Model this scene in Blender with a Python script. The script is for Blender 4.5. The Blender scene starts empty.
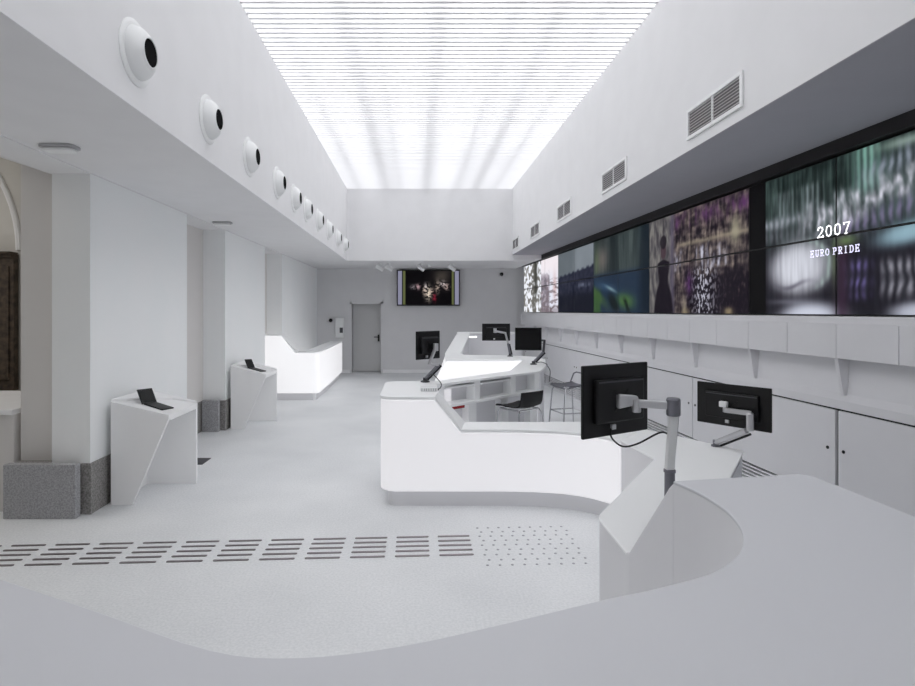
import bpy, bmesh, math, random
from mathutils import Vector, Matrix, noise
random.seed(4)
C = bpy.context.scene.collection
PI = math.pi
R = math.radians
F = 560.0; VX = 417.0; VY = 311.0; EYE = 1.8

# ------------------------------------------------------------------ materials
def s2l(c):
    return tuple((x / 12.92 if x <= 0.04045 else ((x + 0.055) / 1.055) ** 2.4) for x in c)

def mat(name, col, rough=0.5, metal=0.0, emit=None, est=1.0, spec=0.5, coat=0.0):
    m = bpy.data.materials.new(name); m.use_nodes = True
    b = m.node_tree.nodes['Principled BSDF']
    b.inputs['Base Color'].default_value = (*s2l(col), 1)
    b.inputs['Roughness'].default_value = rough
    b.inputs['Metallic'].default_value = metal
    b.inputs['Specular IOR Level'].default_value = spec
    if coat: b.inputs['Coat Weight'].default_value = coat
    if emit:
        b.inputs['Emission Color'].default_value = (*s2l(emit), 1)
        b.inputs['Emission Strength'].default_value = est
    return m

def noisy(name, c1, c2, scale, rough=0.6, detail=6, bump=0.0, lo=.35, hi=.65, spec=.5, c3=None, scale3=1.0):
    m = mat(name, c1, rough, spec=spec); nt = m.node_tree; N = nt.nodes; L = nt.links
    b = N['Principled BSDF']
    tc = N.new('ShaderNodeTexCoord'); nz = N.new('ShaderNodeTexNoise'); cr = N.new('ShaderNodeValToRGB')
    nz.inputs['Scale'].default_value = scale; nz.inputs['Detail'].default_value = detail
    cr.color_ramp.elements[0].position = lo; cr.color_ramp.elements[1].position = hi
    cr.color_ramp.elements[0].color = (*s2l(c1), 1); cr.color_ramp.elements[1].color = (*s2l(c2), 1)
    L.new(tc.outputs['Object'], nz.inputs['Vector']); L.new(nz.outputs['Fac'], cr.inputs['Fac'])
    out = cr.outputs['Color']
    if c3:
        n3 = N.new('ShaderNodeTexNoise'); n3.inputs['Scale'].default_value = scale3; n3.inputs['Detail'].default_value = 4
        L.new(tc.outputs['Object'], n3.inputs['Vector'])
        r3 = N.new('ShaderNodeValToRGB'); r3.color_ramp.elements[0].position = .35; r3.color_ramp.elements[1].position = .7
        r3.color_ramp.elements[0].color = (1, 1, 1, 1); r3.color_ramp.elements[1].color = (*c3, 1)
        L.new(n3.outputs['Fac'], r3.inputs['Fac'])
        mx = N.new('ShaderNodeMixRGB'); mx.blend_type = 'MULTIPLY'; mx.inputs['Fac'].default_value = 1
        L.new(out, mx.inputs['Color1']); L.new(r3.outputs['Color'], mx.inputs['Color2']); out = mx.outputs['Color']
    L.new(out, b.inputs['Base Color'])
    if bump:
        bp = N.new('ShaderNodeBump'); bp.inputs['Strength'].default_value = bump; bp.inputs['Distance'].default_value = .01
        L.new(nz.outputs['Fac'], bp.inputs['Height']); L.new(bp.outputs['Normal'], b.inputs['Normal'])
    return m

M = {}
M['wall'] = noisy('white_paint', (.93, .93, .935), (.945, .945, .95), 3, .75, spec=.2)
M['wall_high'] = noisy('bright_white_paint', (.90, .90, .905), (.91, .91, .915), 3, .75, spec=.2)
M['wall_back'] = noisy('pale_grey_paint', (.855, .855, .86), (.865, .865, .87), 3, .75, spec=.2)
M['soffit'] = noisy('soffit_paint', (.90, .90, .905), (.91, .91, .915), 3, .8, spec=.2)
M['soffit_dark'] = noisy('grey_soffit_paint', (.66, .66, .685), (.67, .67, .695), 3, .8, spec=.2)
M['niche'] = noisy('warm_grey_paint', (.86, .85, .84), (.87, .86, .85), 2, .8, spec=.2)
M['pier'] = noisy('pier_paint', (.965, .975, .975), (.975, .98, .98), 2, .7, spec=.25)
M['floor'] = noisy('pale_concrete', (.885, .895, .90), (.95, .955, .96), 60, .55, 8, .08, .3, .7, .35, (.88, .885, .89), .8)
M['granite'] = noisy('grey_granite', (.46, .45, .445), (.64, .63, .62), 75, .6, 3, .1, .35, .65)
M['granite_light'] = noisy('pale_granite', (.56, .56, .57), (.72, .72, .73), 80, .55, 3, .05, .35, .65)
M['solid'] = mat('white_solid_surface', (.98, .985, .985), .38, spec=.4)
M['solid_grey'] = mat('satin_solid_surface', (.90, .90, .91), .5, spec=.35)  # also the front counter's uprights, where the lighter tone paints in light
M['front'] = mat('pale_grey_solid_surface', (.83, .835, .85), .5, spec=.3)
M['glow'] = mat('backlit_solid_surface', (.9, .9, .9), .4, emit=(.975, .965, .985), est=.31, spec=.3)
M['kiosk'] = mat('kiosk_white_laminate', (.985, .985, .985), .45, spec=.35)
M['cab'] = noisy('grey_cabinet_lacquer', (.90, .90, .91), (.91, .91, .92), 2, .5, spec=.35)
M['cab_dark'] = mat('cabinet_gap', (.14, .14, .15), .7)
M['black'] = mat('black_plastic', (.055, .055, .065), .45, spec=.4)
M['black_gloss'] = mat('black_glass', (.03, .03, .038), .2, spec=.3)
M['dark_grey'] = mat('dark_grey_plastic', (.27, .27, .29), .5)
M['alu'] = mat('brushed_aluminium', (.80, .80, .81), .35, .75)
M['alu_dark'] = mat('grey_cast_metal', (.50, .50, .53), .4, .6)
M['chrome'] = mat('chrome', (.85, .85, .86), .12, 1.0)
M['steel'] = mat('guide_bar_steel', (.56, .53, .54), .34, .85)
M['stud'] = mat('stud_steel', (.68, .68, .70), .35, .7)
M['red'] = mat('red_plastic', (.62, .06, .09), .5)
M['wood'] = noisy('carved_dark_wood', (.20, .16, .13), (.33, .28, .23), 14, .7, 6, .2)
M['side'] = noisy('side_room_plaster', (.80, .79, .77), (.83, .82, .80), 2, .8)
M['door'] = mat('grey_door_lacquer', (.80, .80, .80), .5)
M['vent'] = mat('vent_white_metal', (.93, .935, .935), .45)
M['vent_dark'] = mat('vent_blade_grey', (.74, .73, .74), .5)
M['vent_back'] = mat('vent_shadow_grey', (.46, .46, .47), .7)
M['void'] = mat('duct_black', (.015, .01, .02), .9, spec=.1)
M['lamp'] = mat('frosted_lamp_lens', (.70, .70, .71), .4)
M['glow_bright'] = mat('bright_backlit_solid_surface', (.9, .9, .9), .4, emit=(.985, .98, .99), est=.40, spec=.3)
M['led'] = mat('lit_led_strip', (1, 1, 1), .4, emit=(1, 1, 1), est=.95)
M['ceil_light'] = mat('backlit_ceiling_sheet', (.9, .9, .9), .8, emit=(.985, .985, 1.0), est=1.0, spec=.1)
M['slat'] = mat('ceiling_slat_white', (.97, .97, .975), .6, spec=.2)
M['frame_dark'] = mat('video_frame_black', (.10, .09, .10), .6)

# vertex coloured screens: the picture the screen itself gives off
def screen_mat():
    m = mat('lit_display', (.008, .008, .008), .5, spec=.08); nt = m.node_tree
    a = nt.nodes.new('ShaderNodeAttribute'); a.attribute_name = 'picture'
    nt.links.new(a.outputs['Color'], nt.nodes['Principled BSDF'].inputs['Emission Color'])
    nt.nodes['Principled BSDF'].inputs['Emission Strength'].default_value = .76
    return m
M['screen'] = screen_mat()

# translucent luminous ceiling sheet: gives off light and lets the rooflight behind shine through
def sheet_mat(e):
    m = bpy.data.materials.new('translucent_ceiling_sheet'); m.use_nodes = True
    nt = m.node_tree; nt.nodes.clear()
    o = nt.nodes.new('ShaderNodeOutputMaterial'); t = nt.nodes.new('ShaderNodeBsdfTranslucent')
    em = nt.nodes.new('ShaderNodeEmission'); ad = nt.nodes.new('ShaderNodeAddShader')
    t.inputs['Color'].default_value = (.88, .88, .88, 1)
    em.inputs['Color'].default_value = (.985, .985, 1, 1); em.inputs['Strength'].default_value = e
    nt.links.new(t.outputs[0], ad.inputs[0]); nt.links.new(em.outputs[0], ad.inputs[1]); nt.links.new(ad.outputs[0], o.inputs[0])
    return m
SHEET_E = .40; ROOF_E = .70
M['sheet'] = sheet_mat(SHEET_E)
M['rooflight'] = mat('rooflight_daylight', (.9, .9, .9), .8, emit=(.98, .985, 1), est=ROOF_E, spec=.1)
M['beam'] = mat('roof_beam_paint', (.55, .55, .56), .8)

# ------------------------------------------------------------------ mesh helpers
class MB:
    def __init__(s): s.v = []; s.f = []; s.mi = []; s.m = 0
    def add(s, vs, fs):
        o = len(s.v); s.v += [tuple(v) for v in vs]
        for f in fs: s.f.append(tuple(i + o for i in f)); s.mi.append(s.m)
        return s
    def box(s, x0, x1, y0, y1, z0, z1, T=None):
        vs = [(x, y, z) for z in (z0, z1) for x, y in ((x0, y0), (x1, y0), (x1, y1), (x0, y1))]
        if T: vs = [T(*v) for v in vs]
        return s.add(vs, [(3, 2, 1, 0), (4, 5, 6, 7), (0, 1, 5, 4), (1, 2, 6, 5), (2, 3, 7, 6), (3, 0, 4, 7)])
    def prism(s, poly, z0, z1):                      # poly in XY
        n = len(poly)
        vs = [(x, y, z0) for x, y in poly] + [(x, y, z1) for x, y in poly]
        a = sum(poly[i][0] * poly[(i + 1) % n][1] - poly[(i + 1) % n][0] * poly[i][1] for i in range(n))
        fs = [tuple(range(n))[::-1], tuple(range(n, 2 * n))] + [(i, (i + 1) % n, n + (i + 1) % n, n + i) for i in range(n)]
        if a < 0: fs = [f[::-1] for f in fs]
        return s.add(vs, fs)
    def slab(s, poly, vec):                          # 3-D polygon extruded along vec
        n = len(poly); vec = Vector(vec)
        vs = [Vector(p) for p in poly]; vs += [p + vec for p in vs]
        return s.add(vs, [tuple(range(n))[::-1], tuple(range(n, 2 * n))] + [(i, (i + 1) % n, n + (i + 1) % n, n + i) for i in range(n)])
    def tube(s, pts, r, n=10, cap=True):
        pts = [Vector(p) for p in pts]; rs = r if isinstance(r, (list, tuple)) else [r] * len(pts)
        o = len(s.v); up = None
        for i, p in enumerate(pts):
            d = (pts[min(i + 1, len(pts) - 1)] - pts[max(i - 1, 0)]).normalized()
            if up is None: up = Vector((0, 0, 1)) if abs(d.z) < .9 else Vector((1, 0, 0))
            a = d.cross(up).normalized(); up = a.cross(d).normalized()
            for k in range(n):
                t = 2 * PI * k / n; s.v.append(tuple(p + (a * math.cos(t) + up * math.sin(t)) * rs[i]))
        for i in range(len(pts) - 1):
            for k in range(n):
                k2 = (k + 1) % n; s.f.append((o + i * n + k, o + i * n + k2, o + (i + 1) * n + k2, o + (i + 1) * n + k)); s.mi.append(s.m)
        if cap:
            s.f.append(tuple(o + k for k in range(n))[::-1]); s.mi.append(s.m)
            e = o + (len(pts) - 1) * n; s.f.append(tuple(e + k for k in range(n))); s.mi.append(s.m)
        return s
    def lathe(s, prof, T, n=32):                     # prof: (r, axial), axis local Z
        o = len(s.v)
        for r, a in prof:
            for k in range(n):
                t = 2 * PI * k / n; s.v.append(tuple(T @ Vector((r * math.cos(t), r * math.sin(t), a))))
        for i in range(len(prof) - 1):
            for k in range(n):
                k2 = (k + 1) % n; s.f.append((o + i * n + k, o + i * n + k2, o + (i + 1) * n + k2, o + (i + 1) * n + k)); s.mi.append(s.m)
        s.f.append(tuple(o + k for k in range(n))[::-1]); s.mi.append(s.m)
        e = o + (len(prof) - 1) * n; s.f.append(tuple(e + k for k in range(n))); s.mi.append(s.m)
        return s
    def ribbon(s, path, zbot, thick):                # path (x,y,ztop[,zbot]); inner side = left of travel
        n = len(path); P = [Vector((p[0], p[1])) for p in path]; inn = []
        for i in range(n):
            d0 = (P[i] - P[i - 1]).normalized() if i else (P[1] - P[0]).normalized()
            d1 = (P[i + 1] - P[i]).normalized() if i < n - 1 else d0
            n0 = Vector((-d0.y, d0.x)); n1 = Vector((-d1.y, d1.x)); m = (n0 + n1)
            m = m.normalized() if m.length > 1e-6 else n0
            inn.append(P[i] + m * (thick / max(.4, m.dot(n0))))
        vs = []
        for i in range(n):
            zb = path[i][3] if len(path[i]) > 3 else zbot
            for q, z in ((P[i], zb), (P[i], path[i][2]), (inn[i], path[i][2]), (inn[i], zb)): vs.append((q.x, q.y, z))
        fs = []
        for i in range(n - 1):
            a, b = 4 * i, 4 * i + 4
            for k in range(4): k2 = (k + 1) % 4; fs.append((a + k, b + k, b + k2, a + k2))
        fs += [(0, 1, 2, 3), (4 * n - 1, 4 * n - 2, 4 * n - 3, 4 * n - 4)]
        return s.add(vs, fs)
    def build(s, name, m, parent=None, bevel=0, smooth=False, seg=2):
        me = bpy.data.meshes.new(name); me.from_pydata(s.v, [], s.f)
        ms = m if isinstance(m, (list, tuple)) else [m]
        for x in ms: me.materials.append(M[x] if isinstance(x, str) else x)
        if len(ms) > 1:
            for p, i in zip(me.polygons, s.mi): p.material_index = i
        bm = bmesh.new(); bm.from_mesh(me); bmesh.ops.recalc_face_normals(bm, faces=bm.faces); bm.to_mesh(me); bm.free()
        if smooth:
            for p in me.polygons: p.use_smooth = True
            try: me.set_sharp_from_angle(angle=R(35))
            except Exception: pass
        o = bpy.data.objects.new(name, me); C.objects.link(o)
        if parent:
            wl_ = parent.location + (parent.parent.location if parent.parent and parent.type == 'EMPTY' else Vector((0, 0, 0)))
            o.parent = parent; o.matrix_parent_inverse = Matrix.Translation(wl_).inverted()
        if bevel:
            b = o.modifiers.new('edge', 'BEVEL'); b.width = bevel; b.segments = seg; b.limit_method = 'ANGLE'; b.angle_limit = R(28)
        return o

def tag(o, label=None, cat=None, group=None, kind=None):
    if label: o['label'] = label
    if cat: o['category'] = cat
    if group: o['group'] = group
    if kind: o['kind'] = kind
    return o
def empty(name, loc, label, cat, group=None):
    o = bpy.data.objects.new(name, None); C.objects.link(o); o.location = loc; o.empty_display_size = .1
    return tag(o, label, cat, group)
def struct(name, mb, m, **k): return tag(mb.build(name, m, **k), kind='structure')
def copy_tree(o, loc, label):
    c = o.copy(); C.objects.link(c); c.location = loc; c['label'] = label
    for ch in o.children:
        d = ch.copy(); C.objects.link(d); d.parent = c
        for g in ch.children:
            e = g.copy(); C.objects.link(e); e.parent = d
    return c
def cr(pts, k=6, closed=False):                      # Catmull-Rom
    P = [Vector(p) for p in pts]; n = len(P); out = []
    for i in range(n if closed else n - 1):
        a = P[(i - 1) % n] if closed or i else P[0] * 2 - P[1]
        b = P[i]; c = P[(i + 1) % n]; d = P[(i + 2) % n] if closed or i < n - 2 else c * 2 - b
        for j in range(k):
            t = j / k
            out.append(.5 * ((2 * b) + (c - a) * t + (2 * a - 5 * b + 4 * c - d) * t * t + (3 * b - a - 3 * c + d) * t ** 3))
    if not closed: out.append(P[-1])
    return out
def arc(cx, cy, r, a0, a1, n=8): return [(cx + r * math.cos(R(a0 + (a1 - a0) * i / n)), cy + r * math.sin(R(a0 + (a1 - a0) * i / n))) for i in range(n + 1)]
def rounded(poly, rad, n=6):                         # round the corners of a 2-D polygon; rad: number or list
    out = []; m = len(poly)
    for i in range(m):
        r = rad[i] if isinstance(rad, (list, tuple)) else rad
        p = Vector(poly[i]); a = Vector(poly[i - 1]); b = Vector(poly[(i + 1) % m])
        if r <= 0: out.append(tuple(p)); continue
        da = (a - p); db = (b - p); ra = min(r, da.length * .48, db.length * .48)
        s = p + da.normalized() * ra; e = p + db.normalized() * ra
        for j in range(n + 1):
            t = j / n; q = s * (1 - t) ** 2 + p * 2 * t * (1 - t) + e * t * t; out.append(tuple(q))
    return out

# ------------------------------------------------------------------ setting
YB = 16.26; YC = 13.67; XL = -1.71; XR = 2.33; HS = 3.03; HR = 3.17; HC = 4.77; YO = -.3; XW = -2.9; XN = -3.23
K = 19 / F
def W(d, y, z): return (d - K * y, y, z)             # the video wall runs two degrees off the room's axis
struct('floor', MB().box(-9, 5, -3, 18, -.12, 0), 'floor')
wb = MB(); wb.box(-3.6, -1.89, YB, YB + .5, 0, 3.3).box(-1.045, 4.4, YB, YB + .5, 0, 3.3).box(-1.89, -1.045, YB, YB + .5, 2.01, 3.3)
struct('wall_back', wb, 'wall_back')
struct('wall_behind_door', MB().box(-2.3, -.6, YB + .55, YB + .65, 0, 2.4), 'wall_back')
struct('baseboard_back', MB().box(-3.2, -1.95, YB - .02, YB, 0, .1).box(-.985, 3.0, YB - .02, YB, 0, .1), 'wall', bevel=.004)
struct('trim_1', MB().box(-1.95, -1.89, YB - .02, YB + .1, 0, 2.07).box(-1.045, -.985, YB - .02, YB + .1, 0, 2.07).box(-1.95, -.985, YB - .02, YB + .1, 2.01, 2.07), 'wall_back')
dr = struct('door_1', MB().box(-1.89, -1.045, YB + .34, YB + .39, .01, 2.01), 'door', bevel=.004)
hd = MB().lathe([(.026, 0), (.026, .012)], Matrix.Translation((-1.14, YB + .34, 1.03)) @ Matrix.Rotation(R(90), 4, 'X'), 16)
hd.tube([(-1.14, YB + .33, 1.03), (-1.14, YB + .28, 1.03), (-1.16, YB + .275, 1.03), (-1.27, YB + .275, 1.03)], .012, 8)
hd.box(-1.165, -1.115, YB + .325, YB + .34, .90, 1.10)
hd.build('door_handle', 'black', dr)
# left side
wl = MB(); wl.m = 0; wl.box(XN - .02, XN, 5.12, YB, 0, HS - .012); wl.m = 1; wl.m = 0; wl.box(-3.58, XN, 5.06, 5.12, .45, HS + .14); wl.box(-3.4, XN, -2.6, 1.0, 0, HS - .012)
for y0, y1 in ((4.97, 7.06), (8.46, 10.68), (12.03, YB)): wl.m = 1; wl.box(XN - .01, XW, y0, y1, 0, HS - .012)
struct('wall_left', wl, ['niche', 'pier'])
pl = MB()
for y0, y1 in ((4.97, 7.06), (8.46, 10.68), (12.03, YB)): pl.box(XN - .05, XW + .016, y0 - .016, y1 + .016, 0, .45)
pl.box(-3.60, XN - .02, 5.0, 5.13, 0, .45).box(XN - .02, XN + .016, 7.05, 8.46, 0, .45).box(XN - .02, XN + .016, 10.7, 12.0, 0, .45)
struct('baseboard_left', pl, 'granite', bevel=.004)
struct('ceiling_left', MB().box(XN - .02, XL, -2.6, YC, HS, HS + .004).box(XN - .02, XW, -2.6, YB, HS - .012, HS).slab([(XN - .02, -2.6, HS - .012), (-3.95, -2.6, 3.25), (-3.95, -2.6, 3.27), (XN - .02, -2.6, HS + .01)], (0, 7.7, 0)), 'soffit')
struct('wall_upper_left', MB().box(XL - .16, XL, -2.6, YC, HS + .0045, HC + .7), 'wall_high')
struct('wall_upper_back', MB().box(XL - .1, XR + .1, YC, YC + .16, HS, HC + .7), 'wall_high')
struct('ceiling_back', MB().box(-3.7, 2.88, YC + .001, YB + .4, HS + .0005, HR + .12).box(2.88, 4.4, YC + .001, YB + .4, 3.068, HR + .12), 'soffit')
struct('wall_upper_right', MB().box(XR, XR + .16, -2.6, YC, HR + .0045, HC + .7), 'wall_high')
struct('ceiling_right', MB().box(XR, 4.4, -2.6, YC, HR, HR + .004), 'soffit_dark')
struct('wall_front', MB().box(-9, 4.4, -2.75, -2.6, 0, HC + .7), 'wall')
# adjoining room behind the opening
struct('wall_side_far', MB().box(-9, XN - .021, 7.0, 7.2, 0, 4.4), 'side')
struct('wall_side_left', MB().box(-9.15, -9, -2.6, 7.2, 0, 4.4), 'side')
struct('ceiling_side', MB().box(-9, -3.9, -2.6, 7.2, 4.4, 4.5), 'side')
struct('wall_side_upper', MB().box(-3.95, -3.90, -2.6, 7.0, 3.265, 4.4), 'side')
ax, az, ar = -6.74, 2.56, 1.775
am = MB().tube([(ax + ar * math.cos(R(a)), 6.985, az + ar * math.sin(R(a))) for a in range(0, 181, 6)], .035, 8)
struct('trim_2', am, 'wall', smooth=True)
wp = empty('wooden_panelling', (-5.9, 6.95, .82), 'tall dark brown carved wood panelling in the adjoining room', 'panelling')
q = MB().box(-7.6, -4.97, 6.9, 6.99, .82, 2.5)
for i in range(6): q.box(-7.5 + i * .43, -7.5 + i * .43 + .33, 6.88, 6.9, .95, 2.35)
q.build('panel', 'wood', wp, bevel=.006)
MB().box(-7.66, -4.98, 6.84, 6.99, 2.5, 2.53).box(-7.66, -4.98, 6.87, 6.99, 2.46, 2.5).build('cornice', 'wood', wp, bevel=.005)
struct('window_sill_ledge', MB().box(-7.5, -3.62, 5.03, 6.2, 0, .87), 'niche', bevel=.006)
struct('window_sill', MB().box(-7.5, -3.62, 5.0, 6.22, .87, .916), 'wall', bevel=.006)
for i, (y, lab) in enumerate(((4.87, 'large grey granite slab standing against the plinth of the pier beside the opening'), (8.36, 'grey granite slab standing in the niche behind the first white kiosk'))):
    gb = MB().box(-3.58 if i == 0 else -3.20, -2.955, y - .03, y + .05, 0, .47)
    tag(gb.build('granite_slab', 'granite_light', bevel=.006), lab, 'stone slab', 'granite cladding slabs')
# right side
wr = MB().box(3.68, 4.3, -2.6, 17.3, 0, HR, T=W); struct('wall_right', wr, 'wall')
struct('trim_3', MB().box(3.50, 3.70, -2.5, 15.95, 3.065, HR, T=W), 'frame_dark')
# luminous ceiling
sh = MB().box(XL, XR, YO, YC, HC + .03, HC + .034); struct('ceiling', sh, 'sheet')
struct('ceiling_near', MB().box(XL, XR, -2.6, YO, HC, HC + .1), 'wall')
sl = MB(); y = YO
while y < YC - .02: sl.box(XL, XR, y, y + .036, HC + .012, HC + .0295); y += .1
struct('ceiling_slats', sl, 'slat')
bmz = MB()
for x, w in ((-1.40, .10), (-.75, .20), (-.42, .07), (.23, .20), (.98, .10), (1.42, .18), (1.88, .09)): bmz.box(x - w / 2, x + w / 2, YO, YC, HC + .075, HC + .19)
struct('ceiling_beams', bmz, 'beam')
struct('rooflight', MB().box(XL, XR, YO, YC, HC + .5, HC + .55), 'rooflight')

# ------------------------------------------------------------------ displays of the video wall
def fb(x, y, z=0, o=4):
    v = 0; a = 1; t = 0
    for i in range(o): v += a * noise.noise(Vector((x, y, z + i * 7.3))); t += a; a *= .5; x *= 2; y *= 2
    return v / t                                     # about -.5 .. .5
def g(x, c, w): return math.exp(-((x - c) / w) ** 2)
def mixc(a, b, t): t = max(0, min(1, t)); return tuple(p + (q - p) * t for p, q in zip(a, b))
def sm(a, b, x): t = max(0, min(1, (x - a) / (b - a))); return t * t * (3 - 2 * t)
def pic1(s, h):                                      # crowd blurred sideways
    f1 = fb(s * 26, h * 2.2, 1, 3); f2 = fb(s * 13 + 2 * h, h * 5, 6, 3); f3 = fb(s * 4, h * 5, 14, 3)
    rip = .5 + .5 * math.sin(s * 88 + 5 * fb(s * 3, h * 4, 9))
    c = mixc((.08, .11, .11), (.22, .28, .27), .45 + 1.3 * f1 + .8 * f3)
    c = mixc(c, (.10, .08, .12), sm(2.55, 2.25, h) * .75)
    st = .5 + .5 * math.sin(s * 105 + 2 * f3)
    c = mixc(c, (.52, .56, .58), (g(s, .26, .13) + g(s, .58, .12)) * sm(2.62, 2.70, h) * sm(2.93, 2.86, h) * (.25 + .5 * st) * (.8 + f1))
    c = mixc(c, (.55, .76, .70), g(s, 1.17, .13) * sm(2.62, 2.78, h) * (.25 + .6 * st) * .9)
    c = mixc(c, (.62, .70, .66), g(h, 3.04 - .03 * s, .04) * sm(1.1, 1.5, s) * .7)
    c = mixc(c, (.60, .62, .66), g(h, 2.62 + .05 * f3, .05) * sm(.85, .2, s) * (.5 + .4 * rip))
    c = mixc(c, (.42, .42, .46), g(h, 2.50, .07) * sm(.8, .1, s) * (.3 + .4 * rip))
    band = 2.58 + .17 * max(0, s - .75)
    c = mixc(c, (.80, .80, .85), g(h, band + .22 * f3, .12) * sm(.30, .75, s) * (.35 + .75 * max(0, min(1, .5 + 2.2 * f2))) * (.6 + .4 * rip))
    c = mixc(c, (.55, .58, .64), g(h, band + .19 + .1 * f3, .08) * sm(.95, 1.35, s) * (.25 + .6 * rip))
    c = mixc(c, (.50, .47, .60), g(h, band - .17, .08) * sm(.75, 1.0, s) * (.2 + .75 * rip) * .8)
    d = ((s - .43) / .37) ** 2 + ((h - 2.185) / .245) ** 2
    c = mixc(c, (.86, .87, .91), math.exp(-d ** 2.2) * (.90 + .2 * f1))
    c = mixc(c, (.66, .74, .72), g(d, 1.0, .22) * sm(.45, .7, s) * (.3 + .4 * rip) * sm(1.95, 2.05, h))
    c = mixc(c, (.34, .33, .38), g(h, 2.035 + .03 * math.cos(s * 11), .022) * g(s, .36, .20) * .75)
    c = mixc(c, (.45, .45, .50), g(h, 1.885, .03) * g(s, .30, .25) * .6)
    c = mixc(c, (.84, .86, .92), math.exp(-(((s - .58) / .38) ** 2 + ((h - 1.745) / .135) ** 2) ** 2) * .92)
    c = mixc(c, (.22, .15, .22), g(s, .93, .07) * sm(2.5, 2.3, h) * .75)
    c = mixc(c, (.42, .52, .34), g(s, .97, .10) * g(h, 2.36, .045) * .75 + g(s, .85, .03) * g(h, 2.2, .2) * .4)
    c = mixc(c, (.42, .38, .60), g(s, 1.10, .10) * (g(h, 2.15, .05) + g(h, 2.02, .05) + .6 * g(h, 1.92, .04)) * (.2 + .8 * rip) * .9)
    c = mixc(c, (.62, .76, .82), math.exp(-(((s - 1.52) / .27) ** 2 + ((h - 2.35 - .1 * (s - 1.5)) / .085) ** 2) ** 1.5) * .85)
    c = mixc(c, (.62, .62, .66), sm(1.22, 1.36, s) * (g(h, 2.12, .06) + g(h, 1.97, .07)) * (.15 + .85 * rip) * .8)
    return mixc(c, (.80, .82, .88), math.exp(-(((s - 1.62) / .26) ** 2 + ((h - 1.78) / .09) ** 2) ** 2) * .85)
def pic2(s, h):                                      # street with balconies and a crowd
    n = .55 * fb(s * 19, h * 6, 12) + .45 * fb(s * 6, h * 14, 19); n2 = fb(s * 30, h * 18, 5, 2); n3 = fb(s * 14, h * 5, 55)
    c = mixc((.10, .08, .11), (.52, .47, .44), .36 + 1.9 * n)
    c = mixc(c, (.33, .20, .36), g(h, 2.93, .10) * max(0, .35 + 2 * n3) * .9)
    c = mixc(c, (.62, .58, .50), g(h, 2.63 + .03 * n, .03) * sm(.75, .9, s) * .6)
    st = .5 + .5 * math.sin(s * 52 + 4 * n)
    c = mixc(c, (.74, .74, .80), sm(2.27, 2.35, h + .1 * n) * sm(2.60, 2.52, h + .1 * n) * (sm(1.2, 1.28, s) * sm(1.95, 1.85, s) + sm(.70, .74, s) * sm(.98, .92, s)) * st * max(0, .55 + 1.8 * n3))
    c = mixc(c, (.08, .06, .10), sm(2.34, 2.16, h + .2 * n) * sm(.98, 1.08, s) * (.95 - 1.2 * max(0, n2)))
    c = mixc(c, (.80, .80, .86), sm(.06, .16, n2) * g(s, 1.40, .23) * sm(2.36, 2.26, h) * .9)
    c = mixc(c, (.36, .20, .42), g(s, 1.08, .09) * g(h, 2.15, .14) * .8 * (.7 + 1.5 * n))
    c = mixc(c, (.60, .58, .50), g(s, .97, .04) * sm(2.1, 1.8, h) * .6 + g(s, 2.02, .09) * g(h, 2.66, .15) * .9)
    c = mixc(c, (.60, .54, .42), (g(s, 1.9, .08) + .7 * g(s, 1.0, .1)) * sm(1.87, 1.80, h) * .8)
    c = mixc(c, mixc((.26, .25, .27), (.46, .45, .44), .5 + 2 * n3), sm(.74, .66, s))
    c = mixc(c, (.30, .27, .36), g(s, .66, .06) * .6)
    dress = (.16 + .10 * sm(2.3, 1.8, h) - .05 * g(h, 2.18, .1)) * sm(2.5, 2.44, h)
    c = mixc(c, (.07, .05, .09), sm(dress + .03, dress - .03, abs(s - .42)) * .95)
    c = mixc(c, (.26, .20, .23), sm(1.3, .7, ((s - .42) / .075) ** 2 + ((h - 2.60) / .11) ** 2)); c = mixc(c, (.12, .10, .13), sm(1.3, .7, ((s - .42) / .09) ** 2 + ((h - 2.72) / .09) ** 2) * .9)
    return c
def pic3(s, h):                                      # green leaves against dark blue
    n = fb(s * 8, h * 1.2, 21)
    c = mixc((.11, .14, .15), (.27, .31, .31), .4 + n + .35 * g(s, 1.5, .35) - .3 * g(s, .95, .2))
    c = mixc(c, (.46, .42, .40), g(s, .42, .26) * g(h, 2.70, .22) * .7)
    c = mixc(c, (.40, .46, .34), g(s, .16, .12) * g(h, 2.65, .3) * .55)
    c = mixc(c, (.11, .17, .25), sm(2.5, 2.38, h) * .9)
    c = mixc(c, (.20, .32, .44), g(h, 2.30 - .15 * s, .08) * g(s, .6, .5) * .6)
    c = mixc(c, (.26, .37, .20), sm(.15, .02, abs(h - (2.12 - .38 * (s - .1)))) * sm(1.0, .1, s) * .85)
    c = mixc(c, (.22, .34, .18), sm(.45, .25, s) * sm(2.28, 2.0, h) * .85)
    c = mixc(c, (.28, .42, .22), math.exp(-(((s - 1.38 - .6 * (2.0 - h)) / .34) ** 2 + ((h - 1.96) / .12) ** 2) ** 1.2) * .9)
    c = mixc(c, (.05, .08, .08), math.exp(-(((s - .92 + .9 * (h - 1.95)) / .17) ** 2 + ((h - 1.93) / .17) ** 2) ** 1.5) * .9 + .8 * g(s, 1.42 + .8 * (1.95 - h), .07) * sm(2.05, 1.95, h))
    c = mixc(c, (.58, .68, .68), math.exp(-(((s - .82) / .22) ** 2 + ((h - 2.17 + .25 * (s - .82)) / .028) ** 2)) * .7)
    return mixc(c, (.05, .09, .13), sm(1.75, 2.15, s) * .75)
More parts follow.
